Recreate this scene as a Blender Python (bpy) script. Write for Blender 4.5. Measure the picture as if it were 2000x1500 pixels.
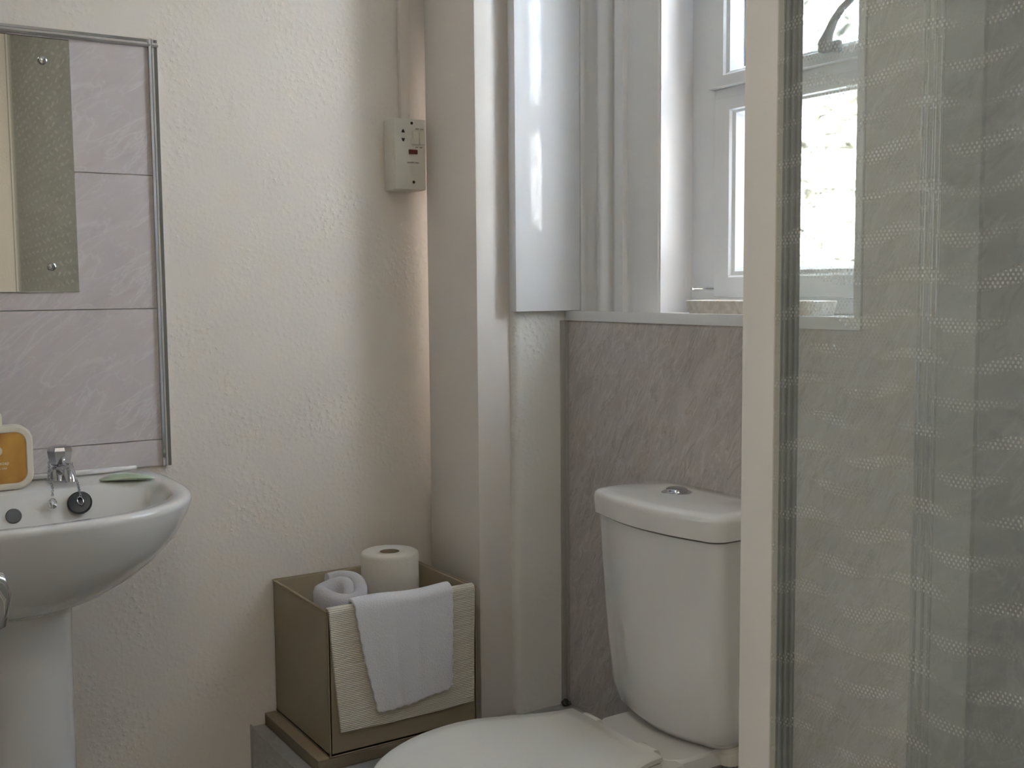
import bpy, bmesh, math, random
from mathutils import Vector, Matrix, noise
random.seed(4)
sc = bpy.context.scene
for o in list(bpy.data.objects): bpy.data.objects.remove(o)

# ---------------------------------------------------------------- camera
cam_d = bpy.data.cameras.new('camera'); cam = bpy.data.objects.new('camera', cam_d)
sc.collection.objects.link(cam); sc.camera = cam
cam_d.sensor_width = 36.0; cam_d.lens = 38.88; cam_d.clip_start = 0.01
R = Matrix(((0.84191829, 0.05368641, -0.5369277),
            (-0.53954063, 0.06838154, -0.8391781),
            (-0.00833652, 0.9962137, 0.08653767)))
cam.matrix_world = Matrix.Translation((0, 0, 1.19)) @ R.to_4x4()

# ---------------------------------------------------------------- world, sun, lights, exposure
w = bpy.data.worlds.new('world'); sc.world = w; w.use_nodes = True
nt = w.node_tree; nt.nodes.clear()
sky = nt.nodes.new('ShaderNodeTexSky'); sky.sky_type = 'NISHITA'; sky.sun_disc = False
sky.sun_elevation = math.radians(42); sky.sun_rotation = math.radians(250)
sky.air_density = 1.0; sky.dust_density = 3.0; sky.ozone_density = 1.0
bg = nt.nodes.new('ShaderNodeBackground'); bg.inputs['Strength'].default_value = 9.5
wo = nt.nodes.new('ShaderNodeOutputWorld')
nt.links.new(sky.outputs[0], bg.inputs[0]); nt.links.new(bg.outputs[0], wo.inputs[0])
sun_d = bpy.data.lights.new('sun', 'SUN'); sun_d.energy = 7.0; sun_d.angle = math.radians(0.6)
sun_d.color = (1.0, .94, .82)
sun = bpy.data.objects.new('sun', sun_d); sc.collection.objects.link(sun)
sun.rotation_euler = Vector((0.72, 0.25, -0.75)).to_track_quat('-Z', 'Y').to_euler()
lamp_d = bpy.data.lights.new('added_ceiling_fill', 'AREA'); lamp_d.shape = 'DISK'; lamp_d.size = 0.3
lamp_d.energy = 2.0; lamp_d.color = (1.0, .93, .80)
lamp = bpy.data.objects.new('added_ceiling_fill', lamp_d); sc.collection.objects.link(lamp)
lamp.location = (0.15, 0.2, 2.43)  # unseen overhead light added as warm fill
left_fill_d = bpy.data.lights.new('added_left_fill', 'AREA'); left_fill_d.shape = 'RECTANGLE'; left_fill_d.size = 1.1; left_fill_d.size_y = 1.2
left_fill_d.energy = 5.6; left_fill_d.color = (1.0, .955, .90)          # added soft fill from the left; that wall has no window
left_fill = bpy.data.objects.new('added_left_fill', left_fill_d); sc.collection.objects.link(left_fill)
left_fill.location = (-0.93, 0.2, 1.5); left_fill.rotation_euler = (0, math.radians(-90), 0)
vs = sc.view_settings; vs.view_transform = 'Standard'; vs.look = 'None'; vs.gamma = 1.0
vs.use_curve_mapping = False; vs.exposure = 1.15

# ---------------------------------------------------------------- materials
def new_mat(name):
    m = bpy.data.materials.new(name); m.use_nodes = True
    nt = m.node_tree; b = nt.nodes['Principled BSDF']
    return m, nt, b
def N(nt, t, **kw):
    n = nt.nodes.new(t)
    for k, v in kw.items():
        if k in n.inputs.keys(): n.inputs[k].default_value = v
        else: setattr(n, k, v)
    return n
def L(nt, a, b): nt.links.new(a, b)
def plain(name, col, rough=.5, metal=0., bump=0., bscale=60., bdist=.001, spec=.5, coat=0.):
    m, nt, b = new_mat(name)
    b.inputs['Base Color'].default_value = (*col, 1); b.inputs['Roughness'].default_value = rough
    b.inputs['Metallic'].default_value = metal; b.inputs['Specular IOR Level'].default_value = spec
    b.inputs['Coat Weight'].default_value = coat
    if bump:
        tc = N(nt, 'ShaderNodeTexCoord'); n = N(nt, 'ShaderNodeTexNoise', Scale=bscale, Detail=6.)
        bp = N(nt, 'ShaderNodeBump', Strength=bump, Distance=bdist)
        L(nt, tc.outputs['Object'], n.inputs['Vector']); L(nt, n.outputs['Fac'], bp.inputs['Height'])
        L(nt, bp.outputs[0], b.inputs['Normal'])
    return m
def ramp(nt, src, stops):
    r = nt.nodes.new('ShaderNodeValToRGB'); e = r.color_ramp.elements
    while len(e) < len(stops): e.new(.5)
    for i, (p, c) in enumerate(stops):
        e[i].position = p; e[i].color = (*c, 1) if len(c) == 3 else c
    L(nt, src, r.inputs[0]); return r
def plaster(name, col, k=1.0):
    m, nt, b = new_mat(name)
    tc = N(nt, 'ShaderNodeTexCoord')
    n1 = N(nt, 'ShaderNodeTexNoise', Scale=130., Detail=4., Roughness=.6)
    n2 = N(nt, 'ShaderNodeTexVoronoi', Scale=95., Randomness=1.)
    n2.feature = 'SMOOTH_F1'
    n3 = N(nt, 'ShaderNodeTexNoise', Scale=9., Detail=3.)
    n4 = N(nt, 'ShaderNodeTexNoise', Scale=3., Detail=3.)
    for n in (n1, n3, n4): L(nt, tc.outputs['Object'], n.inputs['Vector'])
    dv = N(nt, 'ShaderNodeVectorMath'); dv.operation = 'ADD'
    L(nt, tc.outputs['Object'], dv.inputs[0])
    sc_ = N(nt, 'ShaderNodeVectorMath'); sc_.operation = 'SCALE'; sc_.inputs['Scale'].default_value = .012
    L(nt, n1.outputs['Color'], sc_.inputs[0]); L(nt, sc_.outputs[0], dv.inputs[1]); L(nt, dv.outputs[0], n2.inputs['Vector'])
    r = ramp(nt, n2.outputs['Distance'], [(.0, (1, 1, 1)), (.35, (.25,) * 3), (.6, (0,) * 3)])
    mk = ramp(nt, n3.outputs['Fac'], [(.42, (.12,) * 3), (.62, (1,) * 3)])
    mul = N(nt, 'ShaderNodeMath'); mul.operation = 'MULTIPLY'
    L(nt, r.outputs[0], mul.inputs[0]); L(nt, mk.outputs[0], mul.inputs[1])
    mad = N(nt, 'ShaderNodeMath'); mad.operation = 'MULTIPLY_ADD'; mad.inputs[1].default_value = .45
    L(nt, n1.outputs['Fac'], mad.inputs[0]); L(nt, mul.outputs[0], mad.inputs[2])
    bp = N(nt, 'ShaderNodeBump', Strength=.8 * k, Distance=.0017)
    L(nt, mad.outputs[0], bp.inputs['Height']); L(nt, bp.outputs[0], b.inputs['Normal'])
    cr = ramp(nt, n4.outputs['Fac'], [(.3, tuple(c * .95 for c in col)), (.7, col)])
    L(nt, cr.outputs[0], b.inputs['Base Color']); b.inputs['Roughness'].default_value = .75
    b.inputs['Specular IOR Level'].default_value = .3
    return m
def marble(name, c0, c1, vein, angle, axis='Y', vs_=7., rough=.3, dark=None, stretch=3.2):
    m, nt, b = new_mat(name)
    tc = N(nt, 'ShaderNodeTexCoord')
    mp = N(nt, 'ShaderNodeMapping')
    rot = [0, 0, 0]; rot[1 if axis == 'Y' else 0] = angle
    mp.inputs['Rotation'].default_value = rot
    L(nt, tc.outputs['Object'], mp.inputs['Vector'])
    st = N(nt, 'ShaderNodeVectorMath'); st.operation = 'MULTIPLY'; st.inputs[1].default_value = (1, 1, stretch)
    L(nt, mp.outputs[0], st.inputs[0])
    na = N(nt, 'ShaderNodeTexNoise', Scale=vs_ * .8, Detail=8., Roughness=.62, Distortion=.6)
    nb = N(nt, 'ShaderNodeTexNoise', Scale=vs_, Detail=4., Roughness=.55, Distortion=.9)
    nc = N(nt, 'ShaderNodeTexNoise', Scale=vs_ * 2.3, Detail=3., Roughness=.5, Distortion=.7)
    for n in (na, nb, nc): L(nt, st.outputs[0], n.inputs['Vector'])
    base = ramp(nt, na.outputs['Fac'], [(.3, c0), (.7, c1)])
    col = base.outputs[0]
    for n, wd, amt in ((nb, .012, .6), (nc, .016, .35)):
        s = N(nt, 'ShaderNodeMath'); s.operation = 'SUBTRACT'; s.inputs[1].default_value = .5
        L(nt, n.outputs['Fac'], s.inputs[0])
        a = N(nt, 'ShaderNodeMath'); a.operation = 'ABSOLUTE'; L(nt, s.outputs[0], a.inputs[0])
        rr = ramp(nt, a.outputs[0], [(0, (amt,) * 3), (wd, (amt * .35,) * 3), (wd * 2.5, (0,) * 3)])
        mx = N(nt, 'ShaderNodeMixRGB'); L(nt, rr.outputs[0], mx.inputs[0]); L(nt, col, mx.inputs[1])
        mx.inputs[2].default_value = (*vein, 1); col = mx.outputs[0]
    if dark:
        s = N(nt, 'ShaderNodeMath'); s.operation = 'SUBTRACT'; s.inputs[1].default_value = .4
        L(nt, nc.outputs['Fac'], s.inputs[0])
        a = N(nt, 'ShaderNodeMath'); a.operation = 'ABSOLUTE'; L(nt, s.outputs[0], a.inputs[0])
        rr = ramp(nt, a.outputs[0], [(0, (.45,) * 3), (.012, (.2,) * 3), (.04, (0,) * 3)])
        mx = N(nt, 'ShaderNodeMixRGB'); L(nt, rr.outputs[0], mx.inputs[0]); L(nt, col, mx.inputs[1])
        mx.inputs[2].default_value = (*dark, 1); col = mx.outputs[0]
    L(nt, col, b.inputs['Base Color']); b.inputs['Roughness'].default_value = rough
    return m

MT = {}
MT['wall'] = plaster('cream_textured_paint', (.90, .825, .735))
MT['nib'] = plaster('white_textured_plaster', (.84, .82, .76), 1.1)
MT['boxing'] = plain('satin_white_paint', (.84, .785, .725), .42, bump=.05, bscale=40)
MT['board'] = plain('glossy_white_board', (.88, .88, .88), .06, bump=.04, bscale=14, bdist=.002)
MT['gloss'] = plain('white_gloss_paint', (.80, .79, .77), .28, bump=.08, bscale=30)
MT['upvc'] = plain('white_upvc', (.82, .83, .83), .25)
MT['ceramic'] = plain('white_ceramic', (.80, .785, .75), .12, coat=.5)
MT['plastic'] = plain('cream_plastic', (.76, .72, .62), .35)
MT['seat'] = plain('white_seat_plastic', (.80, .785, .73), .25)
MT['chrome'] = plain('chrome', (.62, .63, .66), .08, 1.0)
MT['trim'] = plain('polished_aluminium_trim', (.62, .63, .63), .22, 1.0)
MT['grey'] = plain('grey_shower_profile', (.22, .235, .24), .35, .3)
MT['post'] = plain('white_powder_coated_metal', (.62, .595, .54), .4)
MT['black'] = plain('black_rubber', (.012, .02, .024), .25)
MT['dark'] = plain('dark_hole', (.02, .018, .016), .6)
MT['red'] = plain('red_neon_lens', (.16, .03, .02), .3)
MT['print'] = plain('dark_grey_print', (.10, .08, .06), .6)
MT['fabric'] = plain('taupe_woven_fabric', (.36, .29, .195), .9, bump=.5, bscale=700, bdist=.0006, spec=.2)
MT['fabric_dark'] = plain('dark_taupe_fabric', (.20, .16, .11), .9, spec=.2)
MT['ground'] = plain('pale_paving', (.5, .48, .43), .8, bump=.3)
MT['green'] = plain('pale_green_wrapper', (.47, .57, .41), .35, bump=.4, bscale=90)
MT['label_white'] = plain('white_print', (.85, .75, .55), .5)
MT['floor'] = plain('grey_vinyl', (.33, .32, .30), .5, bump=.1)
MT['ceil'] = plain('white_ceiling_paint', (.8, .79, .76), .8)
MT['overflow'] = plain('grey_overflow_cap', (.13, .14, .145), .35)
MT['bottle'] = plain('cream_bottle_plastic', (.80, .73, .60), .32)
MT['silicone'] = plain('grey_sealant', (.42, .40, .36), .5)
MT['marble_sink'] = marble('marble_tile_lilac', (.63, .555, .545), (.74, .67, .66), (.80, .765, .75), .62, 'Y', 4.6, .28)
MT['marble_rec'] = marble('marble_panel_taupe', (.46, .405, .38), (.58, .53, .50), (.68, .64, .61), 1.05, 'X', 6.5, .3, dark=(.27, .235, .215), stretch=3.8)
MT['marble_sh'] = marble('marble_panel_grey', (.27, .275, .27), (.36, .365, .36), (.43, .435, .43), .7, 'X', 4.0, .3, dark=(.19, .19, .18), stretch=2.0)
MT['marble_shelf'] = marble('marble_panel_shelf', (.36, .355, .34), (.45, .44, .425), (.55, .53, .51), .6, 'Y', 6.0, .3)

def terry(name, col, s, ribs=False):
    m, nt, b = new_mat(name)
    b.inputs['Base Color'].default_value = (*col, 1); b.inputs['Roughness'].default_value = .95
    b.inputs['Specular IOR Level'].default_value = .1; b.inputs['Sheen Weight'].default_value = .25
    tc = N(nt, 'ShaderNodeTexCoord')
    if ribs:
        wv = N(nt, 'ShaderNodeTexWave', Scale=90., Distortion=1.2, Detail=1.); wv.bands_direction = 'Z'
        L(nt, tc.outputs['Object'], wv.inputs['Vector']); h = wv.outputs['Fac']; d = .0016
        wv.inputs['Detail Scale'].default_value = 3.
    else:
        n = N(nt, 'ShaderNodeTexNoise', Scale=s, Detail=3., Roughness=.7); L(nt, tc.outputs['Object'], n.inputs['Vector'])
        h = n.outputs['Fac']; d = .003
    bp = N(nt, 'ShaderNodeBump', Strength=.6, Distance=d); L(nt, h, bp.inputs['Height']); L(nt, bp.outputs[0], b.inputs['Normal'])
    return m
MT['towel'] = terry('white_terry_cotton', (.84, .83, .86), 330)
MT['towel_grey'] = terry('pale_grey_terry_cotton', (.66, .63, .64), 300)
MT['mat'] = terry('cream_ribbed_cotton', (.72, .67, .56), 300, True)
MT['paper'] = terry('soft_paper', (.80, .74, .64), 500)

def peeling():
    m, nt, b = new_mat('chipped_white_gloss_paint')
    tc = N(nt, 'ShaderNodeTexCoord'); mp = N(nt, 'ShaderNodeMapping'); mp.inputs['Scale'].default_value = (1, 1, .35)
    L(nt, tc.outputs['Object'], mp.inputs['Vector'])
    v = N(nt, 'ShaderNodeTexVoronoi', Scale=34.); L(nt, mp.outputs[0], v.inputs['Vector'])
    r = ramp(nt, v.outputs['Distance'], [(.0, (1,) * 3), (.12, (.7,) * 3), (.17, (0,) * 3)])
    n = N(nt, 'ShaderNodeTexNoise', Scale=60., Detail=4.); L(nt, mp.outputs[0], n.inputs['Vector'])
    a = N(nt, 'ShaderNodeMath'); a.operation = 'MULTIPLY_ADD'; a.inputs[1].default_value = .25
    L(nt, n.outputs['Fac'], a.inputs[0]); L(nt, r.outputs[0], a.inputs[2])
    bp = N(nt, 'ShaderNodeBump', Strength=.5, Distance=.002); L(nt, a.outputs[0], bp.inputs['Height'])
    L(nt, bp.outputs[0], b.inputs['Normal'])
    b.inputs['Base Color'].default_value = (.84, .80, .77, 1); b.inputs['Roughness'].default_value = .3
    return m
MT['peel'] = peeling()

def window_pane():
    m, nt, b = new_mat('obscured_window_glass'); nt.nodes.remove(b)
    out = nt.nodes['Material Output']
    tc = N(nt, 'ShaderNodeTexCoord'); mp = N(nt, 'ShaderNodeMapping'); mp.inputs['Scale'].default_value = (1, 1, 2.2)
    L(nt, tc.outputs['Object'], mp.inputs['Vector'])
    n = N(nt, 'ShaderNodeTexNoise', Scale=22., Detail=6., Roughness=.68, Distortion=.7); L(nt, mp.outputs[0], n.inputs['Vector'])
    r = ramp(nt, n.outputs['Fac'], [(.36, (.08, .078, .066)), (.46, (.36, .355, .32)), (.57, (.96, .955, .93))])
    tl = N(nt, 'ShaderNodeBsdfTranslucent'); tp = N(nt, 'ShaderNodeBsdfTransparent'); gl = N(nt, 'ShaderNodeBsdfGlossy', Roughness=.15)
    L(nt, r.outputs[0], tl.inputs['Color']); L(nt, r.outputs[0], tp.inputs['Color'])
    bp = N(nt, 'ShaderNodeBump', Strength=.5, Distance=.002); L(nt, n.outputs['Fac'], bp.inputs['Height'])
    L(nt, bp.outputs[0], gl.inputs['Normal'])
    m1 = N(nt, 'ShaderNodeMixShader'); m1.inputs[0].default_value = .62
    L(nt, tp.outputs[0], m1.inputs[1]); L(nt, tl.outputs[0], m1.inputs[2])
    m2 = N(nt, 'ShaderNodeMixShader'); m2.inputs[0].default_value = .06
    L(nt, m1.outputs[0], m2.inputs[1]); L(nt, gl.outputs[0], m2.inputs[2]); L(nt, m2.outputs[0], out.inputs[0])
    return m
MT['pane'] = window_pane()

def dotted_glass(name, seed, tint, haze, dotamt):
    """clear toughened glass printed with wavy bands of tiny white dots"""
    m, nt, b = new_mat(name); nt.nodes.remove(b); out = nt.nodes['Material Output']
    tc = N(nt, 'ShaderNodeTexCoord'); sp = N(nt, 'ShaderNodeSeparateXYZ'); L(nt, tc.outputs['Object'], sp.inputs[0])
    def mth(op, a, b_=None, c=None):
        n = N(nt, 'ShaderNodeMath'); n.operation = op
        for i, v in enumerate((a, b_, c)):
            if v is None: continue
            if isinstance(v, (int, float)): n.inputs[i].default_value = v
            else: L(nt, v, n.inputs[i])
        return n.outputs[0]
    y, z = sp.outputs['Y'], sp.outputs['Z']
    py, pz = .0044, .0033
    row = mth('FLOOR', mth('DIVIDE', z, pz))
    off = mth('MULTIPLY', mth('MODULO', row, 2.), .5)
    fy = mth('SUBTRACT', mth('FRACT', mth('ADD', mth('DIVIDE', y, py), off)), .5)
    fz = mth('SUBTRACT', mth('FRACT', mth('DIVIDE', z, pz)), .5)
    fz2 = mth('MULTIPLY', fz, .62)
    d = mth('SQRT', mth('ADD', mth('MULTIPLY', fy, fy), mth('MULTIPLY', fz2, fz2)))
    dot = ramp(nt, d, [(.20, (1,) * 3), (.30, (0,) * 3)]).outputs[0]
    # wavy bands: phase bends along the width, breaks into lens shaped patches
    w1 = mth('SINE', mth('MULTIPLY_ADD', y, 58., seed))
    w2 = mth('SINE', mth('MULTIPLY_ADD', z, 19., seed * 2))
    ph = mth('ADD', mth('MULTIPLY', z, 2 * math.pi / .034), mth('MULTIPLY_ADD', w1, .9, mth('MULTIPLY', w2, .9)))
    ph = mth('ADD', ph, mth('MULTIPLY', y, -5.))
    band = mth('SINE', ph)
    brk = mth('SINE', mth('ADD', mth('MULTIPLY', y, 2 * math.pi / .095), mth('MULTIPLY', z, 2 * math.pi / .068)))
    tot = mth('MULTIPLY_ADD', brk, .38, band)
    msk = ramp(nt, mth('MULTIPLY_ADD', tot, .35, .5), [(.56, (0,) * 3), (.86, (1,) * 3)]).outputs[0]
    fac = mth('MULTIPLY', mth('MULTIPLY', dot, msk), dotamt)
    tp = N(nt, 'ShaderNodeBsdfTransparent'); tp.inputs[0].default_value = (*tint, 1)
    df = N(nt, 'ShaderNodeBsdfDiffuse'); df.inputs[0].default_value = (.8, .8, .74, 1)
    tl = N(nt, 'ShaderNodeBsdfTranslucent'); tl.inputs[0].default_value = (.8, .8, .76, 1)
    wh = N(nt, 'ShaderNodeMixShader'); wh.inputs[0].default_value = .4
    L(nt, df.outputs[0], wh.inputs[1]); L(nt, tl.outputs[0], wh.inputs[2])
    ns = N(nt, 'ShaderNodeTexNoise', Scale=5., Detail=4.); L(nt, tc.outputs['Object'], ns.inputs['Vector'])
    hz = mth('MULTIPLY', ns.outputs['Fac'], haze * 2)
    f2 = mth('ADD', fac, hz)
    m1 = N(nt, 'ShaderNodeMixShader'); L(nt, f2, m1.inputs[0]); L(nt, tp.outputs[0], m1.inputs[1]); L(nt, wh.outputs[0], m1.inputs[2])
    gl = N(nt, 'ShaderNodeBsdfGlossy', Roughness=.02); lw = N(nt, 'ShaderNodeLayerWeight', Blend=.5)
    frf = mth('MULTIPLY_ADD', mth('POWER', lw.outputs['Facing'], 5.), .6, .02)
    m2 = N(nt, 'ShaderNodeMixShader'); L(nt, frf, m2.inputs[0]); L(nt, m1.outputs[0], m2.inputs[1]); L(nt, gl.outputs[0], m2.inputs[2])
    L(nt, m2.outputs[0], out.inputs[0]); return m
MT['glass_a'] = dotted_glass('dotted_shower_glass', .4, (.93, .945, .925), .16, .23)
MT['glass_b'] = dotted_glass('dotted_sliding_glass', 2.3, (.94, .955, .935), .165, .12)

m, nt, b = new_mat('clear_glass_face'); nt.nodes.remove(b)
_t = N(nt, 'ShaderNodeBsdfTransparent'); _t.inputs[0].default_value = (.95, .96, .95, 1)
L(nt, _t.outputs[0], nt.nodes['Material Output'].inputs[0]); MT['clear'] = m
def clear_back(o):
    # the dots are printed on one face of the sheet only; the other faces are plain
    o.data.materials.append(MT['clear'])
    for p in o.data.polygons: p.material_index = 0 if p.normal.x < -.9 else 1
def amber():
    m, nt, b = new_mat('amber_liquid')
    tc = N(nt, 'ShaderNodeTexCoord'); n = N(nt, 'ShaderNodeTexNoise', Scale=14., Detail=4., Distortion=.8)
    L(nt, tc.outputs['Object'], n.inputs['Vector'])
    r = ramp(nt, n.outputs['Fac'], [(.3, (.46, .20, .045)), (.6, (.62, .33, .07)), (.8, (.60, .40, .14))])
    L(nt, r.outputs[0], b.inputs['Base Color']); b.inputs['Roughness'].default_value = .12; b.inputs['Coat Weight'].default_value = .6
    return m
MT['amber'] = amber()
m, nt, b = new_mat('silvered_mirror'); b.inputs['Base Color'].default_value = (.80, .83, .80, 1)
b.inputs['Metallic'].default_value = 1; b.inputs['Roughness'].default_value = .01; MT['mirror'] = m
m, nt, b = new_mat('pale_wood_tray')
tc = N(nt, 'ShaderNodeTexCoord'); n = N(nt, 'ShaderNodeTexNoise', Scale=70., Detail=6.); L(nt, tc.outputs['Object'], n.inputs['Vector'])
r = ramp(nt, n.outputs['Fac'], [(.35, (.66, .59, .50)), (.6, (.84, .79, .72))]); L(nt, r.outputs[0], b.inputs['Base Color'])
b.inputs['Roughness'].default_value = .35; MT['tray'] = m
m, nt, b = new_mat('sunlit_render'); 
tc = N(nt, 'ShaderNodeTexCoord'); n = N(nt, 'ShaderNodeTexNoise', Scale=6., Detail=8.); L(nt, tc.outputs['Object'], n.inputs['Vector'])
r = ramp(nt, n.outputs['Fac'], [(.35, (.55, .50, .40)), (.6, (.80, .75, .64))]); L(nt, r.outputs[0], b.inputs['Base Color'])
b.inputs['Roughness'].default_value = .9; MT['outwall'] = m

# ---------------------------------------------------------------- mesh helpers
ORG = {}
def org(o): return ORG.get(o.name, Vector((0, 0, 0))) if o else Vector((0, 0, 0))
class MB:
    def __init__(s): s.bm = bmesh.new()
    def _merge(s, bm2, bev, seg=2):
        if bev: bmesh.ops.bevel(bm2, geom=bm2.edges[:], offset=bev, segments=seg, profile=.5, affect='EDGES', clamp_overlap=True)
        me = bpy.data.meshes.new('t'); bm2.to_mesh(me); bm2.free(); s.bm.from_mesh(me); bpy.data.meshes.remove(me); return s
    def box(s, x0, x1, y0, y1, z0, z1, bev=0, seg=2):
        b = bmesh.new(); bmesh.ops.create_cube(b, size=1)
        for v in b.verts:
            v.co = Vector((x0 + (v.co.x + .5) * (x1 - x0), y0 + (v.co.y + .5) * (y1 - y0), z0 + (v.co.z + .5) * (z1 - z0)))
        return s._merge(b, bev, seg)
    def prism(s, pts, a0, a1, axis='Z', bev=0):
        b = bmesh.new()
        def P(p, a): return {'Z': (p[0], p[1], a), 'Y': (p[0], a, p[1]), 'X': (a, p[0], p[1])}[axis]
        A = [b.verts.new(P(p, a0)) for p in pts]; B = [b.verts.new(P(p, a1)) for p in pts]; n = len(pts)
        b.faces.new(A); b.faces.new(B[::-1])
        for i in range(n): b.faces.new((A[i], B[i], B[(i + 1) % n], A[(i + 1) % n]))
        bmesh.ops.recalc_face_normals(b, faces=b.faces[:])
        return s._merge(b, bev)
    def loft(s, rings, cap0=True, cap1=True, closed=True):
        b = s.bm; V = [[b.verts.new(p) for p in r] for r in rings]; n = len(rings[0]); F = []
        for i in range(len(V) - 1):
            for j in range(n if closed else n - 1):
                k = (j + 1) % n; F.append(b.faces.new((V[i][j], V[i][k], V[i + 1][k], V[i + 1][j])))
        if cap0: F.append(b.faces.new(V[0][::-1]))
        if cap1: F.append(b.faces.new(V[-1]))
        bmesh.ops.recalc_face_normals(b, faces=F); return s
    def lathe(s, prof, c=(0, 0, 0), axis=(0, 0, 1), seg=28, sx=1, sy=1):
        q = Vector((0, 0, 1)).rotation_difference(Vector(axis).normalized()); c = Vector(c)
        rings = [[c + q @ Vector((r * sx * math.cos(2 * math.pi * k / seg), r * sy * math.sin(2 * math.pi * k / seg), h)) for k in range(seg)] for r, h in prof]
        return s.loft(rings)
    def tube(s, path, rad, seg=12):
        path = [Vector(p) for p in path]; rings = []; up = Vector((0, 0, 1)); n = len(path)
        if not isinstance(rad, (list, tuple)): rad = [rad] * n
        t0 = (path[1] - path[0]).normalized(); a = t0.orthogonal().normalized()
        for i, p in enumerate(path):
            t = (path[min(i + 1, n - 1)] - path[max(i - 1, 0)]).normalized()
            a = (a - a.dot(t) * t).normalized(); b_ = t.cross(a)
            rings.append([p + rad[i] * (math.cos(2 * math.pi * k / seg) * a + math.sin(2 * math.pi * k / seg) * b_) for k in range(seg)])
        return s.loft(rings)
    def torus(s, c, R_, r, axis=(0, 0, 1), seg=20, rs=8, sx=1.):
        q = Vector((0, 0, 1)).rotation_difference(Vector(axis).normalized()); c = Vector(c); b = s.bm; V = []
        for i in range(seg):
            A = 2 * math.pi * i / seg; V.append([])
            for j in range(rs):
                B = 2 * math.pi * j / rs; p = Vector(((R_ + r * math.cos(B)) * math.cos(A) * sx, (R_ + r * math.cos(B)) * math.sin(A), r * math.sin(B)))
                V[-1].append(b.verts.new(c + q @ p))
        for i in range(seg):
            for j in range(rs):
                b.faces.new((V[i][j], V[(i + 1) % seg][j], V[(i + 1) % seg][(j + 1) % rs], V[i][(j + 1) % rs]))
        return s
    def build(s, name, mat, parent=None, origin=None, angle=35, label=None, kind=None):
        me = bpy.data.meshes.new(name); o = bpy.data.objects.new(name, me); sc.collection.objects.link(o)
        w = Vector(origin) if origin is not None else org(parent)
        bmesh.ops.translate(s.bm, verts=s.bm.verts[:], vec=-w)
        s.bm.to_mesh(me); s.bm.free()
        for p in me.polygons: p.use_smooth = True
        me.set_sharp_from_angle(angle=math.radians(angle))
        me.materials.append(MT[mat] if isinstance(mat, str) else mat)
        ORG[o.name] = w; o.location = w - org(parent)
        if parent: o.parent = parent
        if label: o['label'] = label
        if kind: o['kind'] = kind
        return o
def thing(name, loc, label=None, cat=None, group=None, kind=None):
    o = bpy.data.objects.new(name, None); o.empty_display_size = .05; sc.collection.objects.link(o)
    o.location = loc; ORG[o.name] = Vector(loc)
    return tag(o, label, cat, group, kind)
def tag(o, label=None, cat=None, group=None, kind=None):
    if label: o['label'] = label
    if cat: o['category'] = cat
    if group: o['group'] = group
    if kind: o['kind'] = kind
    return o
def text(s, size, loc, name, mat, parent, rot=(math.pi / 2, 0, 0)):
    c = bpy.data.curves.new('t', 'FONT'); c.body = s; c.size = size; c.align_x = 'CENTER'; c.extrude = .0002
    t = bpy.data.objects.new('t', c); sc.collection.objects.link(t); bpy.context.view_layer.update()
    me = bpy.data.meshes.new_from_object(t.evaluated_get(bpy.context.evaluated_depsgraph_get()))
    bpy.data.objects.remove(t); o = bpy.data.objects.new(name, me); sc.collection.objects.link(o)
    me.materials.clear(); me.materials.append(MT[mat]); o.parent = parent
    o.location = Vector(loc) - org(parent); o.rotation_euler = rot; return o
ZC = 2.5
# ---------------------------------------------------------------- room shell
MB().box(-1.0, 1.62, -1.03, 2.3, -.05, 0).build('floor', 'floor', kind='structure')
MB().box(-1.0, 1.62, -1.03, 2.3, ZC, ZC + .05).build('ceiling', 'ceil', kind='structure')
MB().box(-1.0, 1.25, 2.2, 2.3, 0, ZC).build('wall_back', 'wall', kind='structure')
MB().box(-1.0, 1.62, -1.03, -.93, 0, ZC).build('wall_front', 'wall', kind='structure')
MB().box(-1.08, -1.0, -1.03, 2.3, 0, ZC).build('wall_left', 'wall', kind='structure')
# window wall: solid nib at the far end, apron under the sill, pier on the near side, head above
WH = 2.32  # head raised out of view so the window lets in more light
nib = MB().prism([(1.25, 1.94), (1.62, 1.94), (1.62, 2.3), (1.25, 2.3)], 0, ZC)
nb = nib.bm
for e in [e for e in nb.edges if all(abs(v.co.x - 1.25) < 1e-4 and abs(v.co.y - 1.94) < 1e-4 for v in e.verts)]:
    bmesh.ops.bevel(nb, geom=[e], offset=.014, segments=5, profile=.5, affect='EDGES'); break
wr = nib.build('wall_right', 'nib', kind='structure')
MB().box(1.39, 1.62, 1.165, 1.94, 0, 1.12).build('apron_wall', 'nib', wr)
MB().box(1.39, 1.62, -.93, 1.165, 0, ZC).build('pier_wall', 'nib', wr)
MB().box(1.39, 1.62, 1.165, 1.94, WH, ZC).build('head_wall', 'nib', wr)
MB().box(1.17, 1.26, 1.96, 2.172, 0, ZC, .003).build('trim_1', 'boxing', kind='structure')
# smooth board lining the far window reveal, with its thin edge strip
MB().box(1.239, 1.402, 1.918, 1.94, 1.141, WH, .0015).build('trim_2', 'board', kind='structure')
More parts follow.
